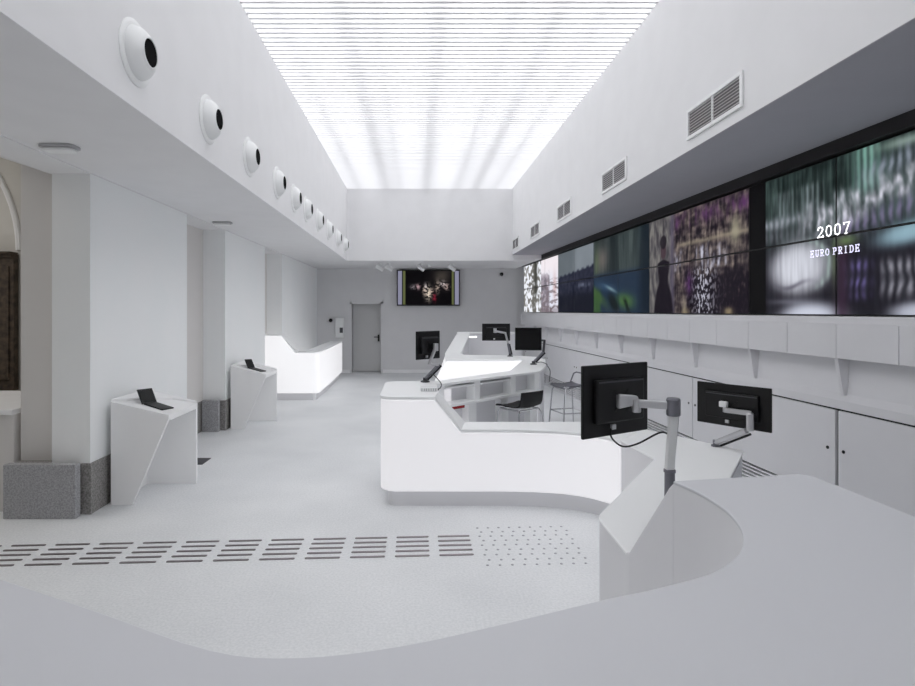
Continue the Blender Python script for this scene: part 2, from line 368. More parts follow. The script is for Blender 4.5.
def pic4(s, h):                                      # dusk skyline
    n = fb(s * 8, h * 8, 31)
    c = mixc((.30, .33, .35), (.52, .55, .58), .3 + .5 * sm(.9, 1.4, s) + .3 * fb(s, h, 2))
    sk = 2.52 + .05 * s + .03 * (1 if int(s * 7) % 2 else 0)
    c = mixc(c, mixc((.07, .09, .16), (.22, .22, .28), .4 + 1.3 * n), sm(sk + .03, sk - .03, h))
    c = mixc(c, (.45, .48, .55), g(h, 2.30, .04) * g(s, 1.7, .4) * (.5 + 2 * n) * .9)
    return mixc(c, (.05, .06, .11), sm(2.25, 2.05, h) * .85)
def pic5(s, h):                                      # two bright street photographs
    n = fb(s * 5, h * 7, 41)
    if s < 1.9:
        c = mixc((.93, .94, .97), (.42, .41, .39), sm(-.05, .22, n + .30 * g(s, 1.2, .25)))
        c = mixc(c, (.20, .20, .18), g(s, 1.35, .16) * sm(2.1, 2.3, h) * .85)
    else:
        c = mixc((.88, .89, .94), (.93, .90, .92), sm(2.4, 2.9, h))
        c = mixc(c, mixc((.40, .38, .42), (.72, .68, .72), .5 + 1.5 * n), sm(2.75 + .3 * n, 2.6, h) * sm(2.75, 2.55, s))
        c = mixc(c, (.78, .60, .58), g(s, 3.1, .15) * g(h, 2.35, .3) * .6)
        c = mixc(c, (.45, .40, .42), sm(.02, .12, fb(s * 3, h * 14, 4)) * sm(2.6, 2.45, h) * .7 + sm(1.95, 1.82, h) * .5)
    return c
PT = 1.127; Y0 = 4.544 + 10 * PT                     # far end of the wall, 15.81
def display_panel(s_far, s_near, z0, z1, fn, soff, nx, nz, parent, y_shift=0):
    b = .008
    cm = MB().box(3.56, 3.66, s_far, s_near, z0, z1, T=W)
    cs = cm.build('casing', 'black', parent)
    vs = []; cols = []
    for j in range(nz + 1):
        for i in range(nx + 1):
            y = s_far - b + (s_near + b - (s_far - b)) * i / nx if s_far > s_near else 0
            z = z0 + b + (z1 - z0 - 2 * b) * j / nz
            vs.append(W(3.556, y, z)); cc = fn(soff - y, z); cols.append((*s2l(tuple(max(0, min(1, v)) for v in cc)), 1))
    fs = [(j * (nx + 1) + i, j * (nx + 1) + i + 1, (j + 1) * (nx + 1) + i + 1, (j + 1) * (nx + 1) + i) for j in range(nz) for i in range(nx)]
    me = bpy.data.meshes.new('screen'); me.from_pydata(vs, [], fs)
    at = me.color_attributes.new('picture', 'FLOAT_COLOR', 'POINT')
    at.data.foreach_set('color', [v for c in cols for v in c])
    me.materials.append(M['screen'])
    o = bpy.data.objects.new('screen', me); C.objects.link(o); o.parent = parent
    o.matrix_parent_inverse = Matrix.Translation(parent.location).inverted()
    return o
VG = [(15.81, 4.544 + 7 * PT, 12.433, pic5, 'brightest video display, white street photographs, next to the back wall'),
      (4.544 + 7 * PT, 4.544 + 5 * PT, 0, pic4, 'video display with grey dusk sky over a dark skyline'),
      (4.544 + 5 * PT, 4.544 + 3 * PT, 0, pic3, 'video display with green leaves on dark blue blur'),
      (4.544 + 3 * PT, 4.544 + 1 * PT, 0, pic2, 'video display with a street crowd, balconies and a figure in a dark dress'),
      (4.544 + 1 * PT, 4.544 - 2 * PT, 0, pic1, 'video display reading 2007 EURO PRIDE over a blurred crowd')]
for ya, yb, _, fn, lab in VG:
    t = empty('video_display', W(3.66, (ya + yb) / 2, 1.76), lab, 'video display', 'displays of the long video wall')
    n = round((ya - yb) / PT)
    for k in range(n):
        yf = ya - k * PT; yn = yf - PT
        big = yf < 6.5
        for r in range(2):
            z0 = 1.765 + r * .645
            off = 5.416 if fn is pic1 else ya
            f2 = fn
            if fn is pic1: f2 = lambda s, h: (.035, .033, .04) if s < 0 else pic1(s, h)
            display_panel(yf, yn, z0, z0 + .643, f2, off, 150 if big else 90, 90 if big else 54, t)
    if fn is pic1: T1 = t
# lettering on the nearest display
GL = {'2': [[(.0, .75), (.12, .95), (.35, 1), (.58, .92), (.64, .72), (.5, .48), (.0, .03), (.66, .03)], [(.66, .03), (.66, .16)], [(0, .75), (.08, .75)]],
      '0': [[(.34, 0), (.1, .12), (.02, .5), (.1, .88), (.34, 1), (.58, .88), (.66, .5), (.58, .12), (.34, 0)]],
      '7': [[(.03, .84), (.03, .98), (.66, .98), (.5, .66), (.34, .3), (.26, 0)], [(.16, 0), (.38, 0)]],
      'E': [[(.08, 0), (.08, 1)], [(-.02, 0), (.58, 0), (.58, .18)], [(-.02, 1), (.56, 1), (.56, .82)], [(.08, .5), (.42, .5)], [(.42, .4), (.42, .6)]],
      'U': [[(.1, 1), (.1, .3), (.2, .06), (.36, 0), (.52, .06), (.6, .3), (.6, 1)], [(-.02, 1), (.22, 1)], [(.48, 1), (.72, 1)]],
      'R': [[(.1, 0), (.1, 1)], [(-.02, 0), (.24, 0)], [(-.02, 1), (.4, 1), (.56, .9), (.56, .6), (.4, .5), (.1, .5)], [(.34, .5), (.56, 0), (.72, 0)]],
      'O': [[(.35, 0), (.1, .14), (.02, .5), (.1, .86), (.35, 1), (.6, .86), (.68, .5), (.6, .14), (.35, 0)]],
      'P': [[(.1, 0), (.1, 1)], [(-.02, 0), (.26, 0)], [(-.02, 1), (.4, 1), (.56, .9), (.56, .58), (.4, .48), (.1, .48)]],
      'I': [[(.3, 0), (.3, 1)], [(.15, 0), (.45, 0)], [(.15, 1), (.45, 1)]],
      'D': [[(.1, 0), (.1, 1)], [(-.02, 0), (.36, 0), (.58, .16), (.64, .5), (.58, .84), (.36, 1), (-.02, 1)]]}
def lettering(text, y_start, z, hgt, adv, sw, m):
    mb = MB(); y = y_start
    for ch in text:
        if ch != ' ':
            for st in GL[ch]:
                for a, b in zip(st, st[1:]):
                    A = Vector((-a[0] * hgt, a[1] * hgt)); B = Vector((-b[0] * hgt, b[1] * hgt))
                    d = (B - A).normalized() * sw * .5; nn = Vector((-d.y, d.x)); A -= d; B += d
                    pp = [A + nn, B + nn, B - nn, A - nn]
                    vs = [W(3.550, y + p.x, z + p.y) for p in pp] + [W(3.554, y + p.x, z + p.y) for p in pp]
                    mb.add(vs, [(0, 1, 2, 3), (7, 6, 5, 4), (0, 4, 5, 1), (1, 5, 6, 2), (2, 6, 7, 3), (3, 7, 4, 0)])
        y -= adv * (.62 if ch == ' ' else 1)
    return mb
M['letter'] = mat('white_lettering', (1, 1, 1), .5, emit=(.93, .93, .95), est=.72)
M['letter_dim'] = mat('pale_lettering', (.9, .9, .95), .5, emit=(.80, .79, .86), est=.72)
# px (817,233)-(848,222): Y = 3.53*560/(x-398)
def ypx(x, d=3.55): return d * F / (x - 398)
lettering('2007', ypx(817.5), 2.418, .086, .092, .0092, 0).build('caption_year', 'letter', T1)
yE = ypx(810.5)
lettering('EURO', yE, 2.262, .052, .056, .0062, 0).build('caption_word', 'letter_dim', T1)
lettering('PRIDE', yE - .056 * 4.45, 2.262, .052, .056, .0062, 0).build('caption_word', 'letter_dim', T1)

# ------------------------------------------------------------------ shelf casing and cabinets under the video wall
cs = empty('wall_shelf', W(3.68, 7, 1.42), 'long grey overhanging casing with flap fronts and brackets under the video wall', 'wall shelf')
mb = MB(); ye, yn = 16.0, 1.0
prof = [(3.68, 1.435), (3.525, 1.435), (3.525, 1.70), (3.545, 1.758), (3.68, 1.758)]
mb.slab([W(d, yn, z) for d, z in prof], (-K * (ye - yn), ye - yn, 0)); mb.build('casing', 'cab', cs, bevel=.003)
PH = .5635; y0 = 3.51 * F / (836 - 398) 
k = -5
while y0 + k * PH < 15.9:
    a = y0 + k * PH; b = min(a + PH, 15.98)
    MB().box(3.51, 3.5245, a + .003, b - .003, 1.422, 1.692, T=W).build('flap', 'cab', cs)
    k += 1
MB().box(3.5246, 3.5254, 1.05, 15.95, 1.425, 1.69, T=W).build('flap_gap', 'cab_dark', cs)
yb0 = 3.6 * F / (843 - 398)
for k in range(-2, 10):
    y = yb0 + k * 2 * PH
    MB().slab([W(3.54, y - .018, 1.434), W(3.64, y - .018, 1.434), W(3.64, y - .018, 1.12), W(3.592, y - .018, 1.12)], (-K * .036, .036, 0)).build('bracket', 'cab', cs, bevel=.003)
# continuous lower panelling: recess back board ledge
led = MB().slab([W(3.68, 1.0, 1.0), W(3.60, 1.0, 1.0), W(3.60, 1.0, 1.07), W(3.618, 1.0, 1.13), W(3.64, 1.0, 1.43), W(3.68, 1.0, 1.43)], (-K * 15, 15, 0))
struct('trim_4', led, 'cab', bevel=.003)
yc0 = 3.6 * F / (836.5 - 398)
cab_names = ['nearest the curved front counter, running out of view', 'behind the low monitor by the desk edge', 'behind the large black monitor', 'level with the bar stool with footrest', 'just past the bar stool with footrest', 'next to the back wall']
for i in range(6):
    a = yc0 + (i - 1) * 2.25; b = min(a + 2.25, 15.95)
    c = empty('wall_cabinet', W(3.68, (a + b) / 2, 0), 'long low grey flush cabinet, ' + cab_names[i], 'cabinet', 'cabinets below the video wall')
    MB().box(3.625, 3.68, a + .004, b - .004, .23, .995, T=W).build('body', 'cab_dark', c)
    d = .0 if i % 2 else .006
    do = MB().box(3.598 + d, 3.624, a + .014, b - .012, .245, .984, T=W).build('door', 'cab', c, bevel=.003)
    for yy in (a + .09, b - .07):
        Mx = Matrix.Translation(Vector(W(3.598 + d, yy, .66))) @ Matrix.Rotation(R(-90), 4, 'Y')
        MB().lathe([(.014, 0), (.014, .006), (.010, .009)], Mx, 14).build('lock', 'black', do)
g_ = empty('plinth_grille', W(3.6, 7, 0), 'long slatted grey ventilation grille at the foot of the cabinets', 'grille')
MB().box(3.66, 3.68, 1.0, 15.95, 0, .228, T=W).build('backing', 'cab_dark', g_)
mb = MB()
for z in (.02, .058, .096, .134, .172, .208): mb.box(3.60, 3.64, 1.0, 15.95, z, z + .015, T=W)
mb.build('blades', 'cab', g_)
mb = MB(); 
for i in range(8): mb.box(3.597, 3.66, yc0 + (i - 2) * 2.25 - .015 if i else 1.0, yc0 + (i - 2) * 2.25 + .015 if i else 1.02, 0, .228, T=W)
mb.box(3.58, 3.60, 1.0, 15.95, 0, .02, T=W); mb.build('frame', 'cab', g_)

# ------------------------------------------------------------------ round air nozzles on the left bulkhead
def nozzle(label):
    t = empty('air_nozzle', (0, 0, 0), label, 'air vent', 'round air nozzles on the upper wall')
    A = Matrix.Rotation(R(90), 4, 'Y')
    MB().lathe([(.195, 0), (.195, .006), (.185, .014), (.165, .018), (.150, .012), (.150, .002)], A, 48).build('flange', 'vent', t, smooth=True)
    B = Matrix.Rotation(R(-1), 4, 'Z') @ A
    pr = [(.158, .002)]
    for i in range(10):
        a = R(4 + i * 5.6); pr.append((.160 * math.cos(a), .002 + .112 * math.sin(a)))
    ra, za = pr[-1]
    pr += [(ra - .003, za + .005), (ra - .009, za + .006), (ra - .012, za + .001), (ra - .016, za - .05)]
    MB().lathe(pr, B, 48).build('ball', 'vent', t, smooth=True)
    MB().lathe([(ra - .0125, za - .02), (ra - .0125, za + .001)], B, 32).build('opening', 'void', t)
    return t
NY = [3.40, 4.58, 5.69, 6.84, 7.78, 8.62, 9.66, 10.76, 11.97, 13.2]
ordn = ['tenth', 'ninth', 'eighth', 'seventh', 'sixth', 'fifth', 'fourth', 'third', 'second', 'first']
n0 = None
for i, y in enumerate(NY):
    lab = 'white round ball air nozzle on the upper wall, %s counting out from the back wall' % ordn[i]
    if n0 is None: n0 = nozzle(lab); n0.location = (XL, y, 3.365)
    else: copy_tree(n0, (XL, y, 3.365), lab)

# ------------------------------------------------------------------ rectangular vents on the right bulkhead
def vent(label):
    t = empty('wall_vent', (0, 0, 0), label, 'air vent', 'slatted vents on the upper wall')
    L, H = .38, .10
    mb = MB()
    for a, b, c, d in ((-L - .03, L + .03, H, H + .03), (-L - .03, L + .03, -H - .03, -H), (-L - .03, -L, -H, H), (L, L + .03, -H, H)): mb.box(-.018, 0, a, b, c, d)
    mb.box(-.014, -.004, -.012, .012, -H, H); mb.build('frame', 'vent', t, bevel=.003)
    MB().box(-.002, .0, -L, L, -H, H).build('backing', 'vent_back', t)
    mb = MB(); z = -H + .008
    while z < H - .01:
        mb.slab([(-.014, -L, z), (-.003, -L, z + .014), (-.003, -L, z + .017), (-.014, -L, z + .003)], (0, 2 * L, 0)); z += .0245
    mb.build('blades', 'vent_dark', t); return t
v0 = None
for i, y in enumerate((4.4, 6.62, 8.85, 11.03, 13.2)):
    lab = 'white slatted vent on the upper wall, %s out from the back wall' % ['fifth', 'fourth', 'third', 'second', 'first'][i]
    if v0 is None: v0 = vent(lab); v0.location = (XR, y, 3.39)
    else: copy_tree(v0, (XR, y, 3.39), lab)

# ------------------------------------------------------------------ soffit lights, spots, back wall things
for (x, y), lab in (((-2.66, 4.17), 'flat frosted emergency light on the low ceiling above the pier beside the opening'), ((-2.69, 7.74), 'flat frosted emergency light on the low ceiling above the niche between piers')):
    t = empty('ceiling_light', (x, y, HS), lab, 'ceiling light', 'emergency lights on the low ceiling')
    MB().prism([(x + a, y + b) for a, b in rounded([(-.13, -.075), (.13, -.075), (.13, .075), (-.13, .075)], .05)], HS - .022, HS).build('base', 'lamp', t, bevel=.005)
    MB().prism([(x + a, y + b) for a, b in rounded([(-.11, -.058), (.11, -.058), (.11, .058), (-.11, .058)], .045)], HS - .045, HS - .022).build('lens', 'vent', t, bevel=.01)
SY = 14.5
for (x, rz, lab) in ((-.96, -1, 'white ceiling spotlight, of the close pair the one above the door side'), (-.725, 1, 'white ceiling spotlight, of the close pair the one nearer the wall television'),
                     (.10, 1, 'white ceiling spotlight in front of the middle of the wall television'), (.906, 1, 'white ceiling spotlight in front of the wall television edge near the video wall')):
    t = empty('spotlight', (x, SY, HS), lab, 'spotlight', 'white spotlights on the back ceiling')
    MB().lathe([(.045, 0), (.045, -.02), (.012, -.025), (.012, -.075)], Matrix.Translation((x, SY, HS)), 16).build('mount', 'vent', t, smooth=True)
    A = Matrix.Translation((x, SY, HS - .115)) @ Matrix.Rotation(R(12), 4, 'Z') @ Matrix.Rotation(R(122), 4, 'Y')
    MB().lathe([(.050, -.11), (.055, -.10), (.055, .10), (.048, .10), (.044, .07)], A, 24).build('housing', 'vent', t, smooth=True)
t = empty('smoke_detector', (.33, SY + .6, HS), 'tiny white round detector on the back ceiling above the wall television', 'detector')
MB().lathe([(.05, 0), (.05, -.02), (.03, -.045)], Matrix.Translation((.33, SY + .6, HS)), 16).build('body', 'vent', t)
tv = empty('television', (.33, YB - .1, 1.94), 'wide black framed television with a dark stage scene on the back wall', 'television')
x0, x1, z0, z1 = -.58, 1.235, 1.95, 2.99
MB().box(x0, x1, YB - .14, YB - .08, z0, z1).box(x0 + .5, x1 - .5, YB - .08, YB - .001, z0 + .3, z1 - .3).build('casing', 'black', tv, bevel=.005)
nx, nz = 160, 90; vs = []; cols = []
def tvpic(u, v):
    c = (.035, .03, .04)
    if u < .085: return (.52, .52, .60) if u < .065 else (.13, .14, .12)
    if u > .915: return (.52, .52, .60) if u > .935 else (.13, .14, .12)
    if u < .12 or u > .885: return (.36, .38, .25)
    c = mixc(c, (.26, .24, .22), math.exp(-(((u - .72) / .14) ** 2 + ((v - .85) / .22) ** 2)) * .9)
    n = fb(u * 22, v * 16, 77, 3)
    for cx, cz, wx, wz, col, a in ((.25, .52, .05, .07, (.75, .70, .72), .6), (.33, .53, .04, .09, (.85, .70, .72), .8), (.46, .50, .03, .12, (.88, .85, .88), .9), (.50, .33, .05, .22, (.90, .84, .76), 1), (.44, .40, .04, .14, (.80, .72, .66), .8),
                               (.56, .38, .03, .10, (.85, .75, .70), .8), (.65, .52, .04, .18, (.80, .72, .66), .8), (.74, .62, .05, .08, (.90, .85, .85), .9), (.80, .52, .05, .10, (.85, .75, .72), .8), (.60, .20, .03, .12, (.70, .15, .25), .7)):
        c = mixc(c, col, math.exp(-(((u - cx) / wx) ** 2 + ((v - cz) / wz) ** 2)) * a * (1 if n > -.02 else .12))
    return c
for j in range(nz + 1):
    for i in range(nx + 1):
        vs.append((x0 + .03 + (x1 - x0 - .06) * i / nx, YB - .1415, z0 + .035 + (z1 - z0 - .07) * j / nz)); cols += [*s2l(tuple(max(0, min(1, q)) for q in tvpic(i / nx, j / nz))), 1]
me = bpy.data.meshes.new('screen'); me.from_pydata(vs, [], [(j * (nx + 1) + i, j * (nx + 1) + i + 1, (j + 1) * (nx + 1) + i + 1, (j + 1) * (nx + 1) + i) for j in range(nz) for i in range(nx)])
at = me.color_attributes.new('picture', 'FLOAT_COLOR', 'POINT'); at.data.foreach_set('color', cols); me.materials.append(M['screen'])
o = bpy.data.objects.new('screen', me); C.objects.link(o); o.parent = tv; o.matrix_parent_inverse = Matrix.Translation(tv.location).inverted()
fbx = empty('wall_dispenser', (-2.22, YB, 1.0), 'small white wall box with a dark window beside the grey door', 'wall box')
MB().box(-2.36, -2.12, YB - .10, YB, 1.03, 1.60).build('housing', 'vent', fbx, bevel=.01)
MB().box(-2.23, -2.14, YB - .115, YB - .10, 1.17, 1.32).box(-2.215, -2.155, YB - .13, YB - .115, 1.25, 1.29).build('reader', 'dark_grey', fbx, bevel=.004)
for x, z, lab, y in ((-2.50, 1.53, 'small round black sensor on the back wall beside the white wall box', YB), (2.45, 2.865, 'small round black camera high on the back wall near the video wall', YB)):
    t = empty('wall_sensor', (x, y, z), lab, 'sensor')
    MB().lathe([(.035, 0), (.035, .03)], Matrix.Translation((x, y, z)) @ Matrix.Rotation(R(90), 4, 'X'), 16).build('base', 'black', t)
    MB().lathe([(.03, .028), (.052, .035), (.055, .06), (.045, .085), (.02, .1)], Matrix.Translation((x, y, z)) @ Matrix.Rotation(R(90), 4, 'X'), 16).build('lens_dome', 'black_gloss', t, smooth=True)

# ------------------------------------------------------------------ folded white kiosks with tablets
def kiosk(oy, lab, tlab):
    xw = XW + .06; xf = -2.30; yn_, yf_ = 5.19 + oy, 5.87 + oy; th = .035
    t = empty('kiosk', (-2.6, 5.5 + oy, 0), lab, 'kiosk', 'folded white kiosks against the piers')
    ht = lambda x: .961 - (x - xw) / (xf - xw) * .125
    MB().slab([(xw, yn_, 0), (xw + .20, yn_, 0), (xf, yn_, ht(xf) - .03), (xf, yn_, ht(xf)), (xw, yn_, ht(xw))], (0, th, 0)).build('side_panel', 'kiosk', t, bevel=.003)
    MB().slab([(xw, yf_ - th, 0), (xf, yf_ - th, 0), (xf, yf_ - th, ht(xf)), (xw, yf_ - th, ht(xw))], (0, th, 0)).build('side_panel', 'kiosk', t, bevel=.003)
    MB().box(xw, xw + .03, yn_ + th, yf_ - th, 0, ht(xw) - .03).build('back_panel', 'kiosk', t)
    a, b = yn_ + th + .0005, yf_ - th - .0005
    MB().slab([(xw + .001, a, ht(xw)), (xf, a, ht(xf)), (xf, a, ht(xf) - .055), (xw + .001, a, ht(xw) - .055)], (0, b - a, 0)).build('top', 'kiosk', t, bevel=.003)
    MB().slab([(xw + .0, yn_ + .0, ht(xw)), (xw + .0, yf_, ht(xw)), (xf, yf_, ht(xf)), (xf - .22, yf_ - .10, ht(xf - .22) - .002), (xw + .14, yn_ + .30, ht(xw + .14) - .002)], (0, 0, .022)).build('raised_rim', 'kiosk', t, bevel=.006)
    # tablet
    sl = math.atan(.125 / (xf - xw)); cx, cy = -2.565, 5.41 + oy
    Tm = Matrix.Translation((cx, cy, ht(cx) + .001)) @ Matrix.Rotation(sl, 4, 'Y') @ Matrix.Rotation(R(-14), 4, 'Z')
    tb = empty('tablet', (cx, cy, ht(cx)), tlab, 'tablet', 'black tablets on the kiosks')
    def tbox(mb, x0, x1, y0, y1, z0, z1, T): return mb.box(x0, x1, y0, y1, z0, z1, T=lambda x, y, z: tuple(T @ Vector((x, y, z))))
    tbox(MB(), -.02, .19, -.085, .085, 0, .012, Tm).build('base', 'black', tb, bevel=.003)
    Ts = Tm @ Matrix.Translation((-.02, 0, .008)) @ Matrix.Rotation(R(-38), 4, 'Y')
    tbox(MB(), -.012, 0, -.10, .10, 0, .15, Ts).build('body', 'black', tb, bevel=.003)
    tbox(MB(), 0, .0015, -.09, .09, .012, .14, Ts).build('screen', 'black_gloss', tb)
    return t
kiosk(0, 'folded white kiosk against the pier beside the opening, nearer the tactile strip', 'black tablet propped open on the kiosk nearer the tactile strip')
kiosk(3.34, 'folded white kiosk against the middle pier, close to the small glowing counter', 'black tablet propped open on the kiosk close to the small glowing counter')
fg = empty('floor_grille', (-2.7, 6.7, 0), 'small dark floor plate beside the pier behind the nearer kiosk', 'floor plate')
MB().box(-2.88, -2.515, 6.56, 6.84, 0, .006).build('plate', 'dark_grey', fg)

# ------------------------------------------------------------------ tactile strip
def guide_T(x, y): return (x, 4.48 + (x - .45) * .054 + y)
base = None
for i in range(14):
    for r in range(5):
        x = .42 - i * .327; y = -r * .0855
        lab = 'slim steel guide bar set in the pale concrete floor, one of the tactile strip'
        if base is None:
            mb = MB(); P = rounded([(-.256, -.012), (0, -.012), (0, .012), (-.256, .012)], .012, 3)
            mb.prism(P, 0, .005); base = mb.build('guide_bar', 'steel', bevel=.002); base.rotation_euler.z = math.atan(.054)
            tag(base, lab, 'guide bar', 'guide bars of the tactile strip'); o = base
        else: o = base.copy(); C.objects.link(o)
        px, py = guide_T(x, y); o.location = (px, py, .0005)
base = None
for i in range(9):
    for r in range(9):
        x = .50 + i * .088 + (.022 if r % 2 else 0); y = 4.64 - r * .085 + (x - .45) * .045
        if base is None:
            base = MB().lathe([(.0105, 0), (.009, .003), (.005, .0045)], Matrix.Identity(4), 12).build('floor_stud', 'stud', smooth=True)
            tag(base, 'tiny round steel stud set in the pale floor at the end of the guide bars', 'floor stud', 'warning studs of the tactile strip'); o = base
        else: o = base.copy(); C.objects.link(o)
        o.location = (x, y, .0003)

# ------------------------------------------------------------------ small glowing counter by the left wall
lc = empty('small_reception_counter', (-2.4, 12.5, 0), 'small glowing white counter with a raised end in the far niche by the left wall', 'counter')
fy = 11.25; xr = -1.97
# outer skin: raised end in the niche, slope down, front corner, long leg
path = [(-3.19, fy + .02, 1.30), (-2.74, fy, 1.30), (-2.46, fy, .955), (-2.07, fy, .955)] + [(p[0], p[1], .955) for p in arc(-2.07, fy + .10, .10, -90, 0, 6)[1:]] + [(-1.975, 12.6, .945), (-2.03, 15.2, .945), (-2.10, 15.25, .945)]
MB().ribbon([(a, b, c, .15) for a, b, c in path], .15, .05).build('glowing_panel', 'glow_bright', lc, bevel=.01)
kp = [(-3.19, fy + .07, .15), (-2.10, fy + .06, .15), (-2.045, fy + .11, .15), (-2.045, 12.6, .15), (-2.10, 15.15, .15)]
MB().ribbon(kp, 0, .05).build('plinth', 'solid_grey', lc)
MB().prism(rounded([(-2.40, fy), (xr, fy), (-1.97, 12.6), (-2.03, 15.25), (-2.36, 15.25), (-2.30, fy + .45), (-2.44, fy + .38)], [0, .10, 0, .02, 0, 0, 0]), .955, .985).build('countertop', 'solid', lc, bevel=.006)
MB().slab([(-2.74, fy, 1.315), (-2.46, fy, .975), (-2.40, fy, .985), (-2.44, fy + .3, .985), (-2.50, fy + .3, .975), (-2.72, fy + .3, 1.315)], (0, 0, .012)).build('sloped_rim', 'solid', lc, bevel=.004)
MB().box(-3.19, -2.74, fy, fy + .28, 1.30, 1.33).build('raised_top', 'solid', lc, bevel=.005)
MB().box(-2.88, -2.36, fy + .9, fy + .93, .0, .72).box(-3.19, -2.38, fy + .05, fy + .72, .70, .73).build('desk', 'solid', lc)

# ------------------------------------------------------------------ middle island counter
TH = .03
HI = 1.02; LO = .72
mc = empty('island_counter', (.8, 5.6, 0), 'large glowing white angular counter with a lowered middle, behind the curved front counter', 'counter')
yf = 5.11
top = HI - TH; lo = LO - TH
crv = [(p.x, p.y) for p in cr([(a, b, 0) for a, b in ((1.70, 4.69), (1.63, 4.80), (1.50, 4.94), (1.30, 5.04), (1.05, 5.09), (.80, yf))], 4)]
pth = [(.23, 9.0, 0)]
sk = []
sk += [(1.74, 9.03, top), (1.23, 7.34, top), (.22, 6.26, top), (-.12, 6.22, top)]
sk += [(p[0], p[1], top) for p in arc(-.20, 6.06, .15, 90, 180, 6)]
sk += [(-.345, 5.5, top)] + [(p[0], p[1], top) for p in arc(-.19, yf + .15, .15, 180, 270, 7)]
sk += [(.17, yf, top), (.395, yf, lo), (.80, yf, lo)] + [(x, y, lo) for x, y in crv[::-1][1:]]
# travel is anticlockwise round the island: inner side on the left
def inset(path, d):
    mb = MB(); mb.ribbon([(a, b, 1) for a, b, c in path], 0, d)
    return [(mb.v[4 * i + 2][0], mb.v[4 * i + 2][1]) for i in range(len(path))]
MB().ribbon([(a, b, c, .15) for a, b, c in sk], .15, .05).build('glowing_panel', 'glow', mc, bevel=.012, smooth=True)
ins = inset(sk, .07)
MB().ribbon([(a, b, .15) for a, b in ins], 0, .04).build('plinth', 'solid_grey', mc, smooth=True)
# tops
hp = rounded([(-.35, yf - .005), (.17, yf - .005), (.21, 5.42), (.21, 5.98), (1.60, 7.28), (1.83, 7.94), (2.06, 9.0), (1.72, 9.04), (1.215, 7.33), (.22, 6.25), (-.35, 6.22)], [.16, 0, 0, .02, .1, .2, 0, 0, .05, .05, .16])
MB().prism(hp, HI - TH, HI).build('high_top', 'solid', mc, bevel=.008)
lp = [(.395, yf - .005), (.80, yf - .005)] + [(x - .0, y - .005) for x, y in crv[::-1][1:]] + [(2.078, 5.15), (1.65, 5.46), (.46, 5.46)]
MB().prism(lp, LO - TH, LO).build('low_top', 'solid', mc, bevel=.008)
MB().slab([(.16, yf - .005, HI), (.405, yf - .005, LO), (.47, 5.46, LO), (.20, 5.44, HI)], (0, 0, -TH - .004)).build('sloped_top', 'solid', mc, bevel=.006)
# inner faces (staff side)
MB().ribbon([(.46, 5.44, lo), (1.65, 5.44, lo)], 0, -.03).build('apron', 'solid_grey', mc)
dv = Vector((1.39, 1.30)).normalized(); nv = Vector((-dv.y, dv.x)); A0 = Vector((.23, 6.0))
def wing(u, v): p = A0 + dv * u + nv * v; return p.x, p.y
def wbox(mb, u0, u1, v0, v1, z0, z1): return mb.prism([wing(u0, v0), wing(u1, v0), wing(u1, v1), wing(u0, v1)], z0, z1)
WL = 1.86
wbox(MB(), .02, WL, .16, .185, 0, top).build('back_board', 'solid_grey', mc)
sh_ = wbox(MB(), .02, WL + .02, -.02, .16, .75, .78).build('shelf', 'solid', mc, bevel=.004)
for u in (.02, .62, 1.30, 1.80): wbox(MB(), u, u + .10, .03, .16, .78, top).build('divider', 'solid', mc, bevel=.003)
for u0, u1 in ((.13, .60), (.73, 1.28)):
    wbox(MB(), u0, u1, .02, .155, .945, .965).build('shelf', 'solid', mc)
for u in (.55, 1.15, 1.75): wbox(MB(), u, u + .14, .06, .16, 0, .75).build('divider', 'solid', mc, bevel=.003)
eb = [(1.66, 7.50, top), (1.80, 7.94, top), (1.98, 8.9, top)]
MB().ribbon([(a, b, c, .05) for a, b, c in eb], .05, .05).build('end_panel', 'solid_grey', mc, bevel=.01)
rb = empty('red_box', (*wing(.33, .04), .66), 'small red box hanging under the shelf of the angular island counter', 'box')
wbox(MB(), .24, .42, .0, .10, .715, .748).build('case', 'red', rb, bevel=.004)
# ------------------------------------------------------------------ back counter
bc = empty('back_counter', (1.2, 11, 0), 'glowing white counter with a raised rear screen between the island and the back wall', 'counter')
MB().ribbon([(.96, 12.84, 1.26, .15), (.90, 12.6, 1.24, .15), (.52, 10.4, top, .15)], .15, .05).build('glowing_panel', 'glow_bright', bc)
MB().slab([(.47, 9.055, top), (1.70, 9.055, top), (1.70, 9.055, .15), (.12, 9.055, .15), (.30, 9.055, .70)], (0, .05, 0)).build('glowing_panel', 'glow_bright', bc, bevel=.008)
MB().slab([(.47, 9.11, top), (.53, 10.39, top), (.40, 10.39, .15), (.12, 9.11, .15)], (.05, 0, 0)).build('glowing_panel', 'glow_bright', bc)
MB().ribbon([(.98, 12.9, .15), (.60, 10.4, .15), (.55, 9.14, .15), (1.68, 9.14, .15)], 0, .04).build('plinth', 'solid_grey', bc)
MB().prism(rounded([(.45, 9.045), (1.715, 9.055), (2.065, 9.01), (2.05, 9.55), (1.55, 9.9), (.85, 10.0), (.80, 10.4), (.52, 10.4)], [.05, 0, 0, .1, .1, .05, 0, 0]), top, HI).build('countertop', 'solid', bc, bevel=.008)
MB().slab([(.52, 10.4, HI - .002), (.82, 10.4, HI - .002), (1.22, 12.85, 1.31), (.93, 12.85, 1.31)], (0, 0, -.04)).build('sloped_top', 'solid', bc, bevel=.006)
MB().ribbon([(1.20, 12.9, 1.27, 0), (.86, 10.5, top, 0)], 0, -.03).build('inner_panel', 'solid_grey', bc)
MB().box(.93, 2.42, 12.85, 13.12, 0, 1.27).build('rear_screen', 'solid_grey', bc, bevel=.01)
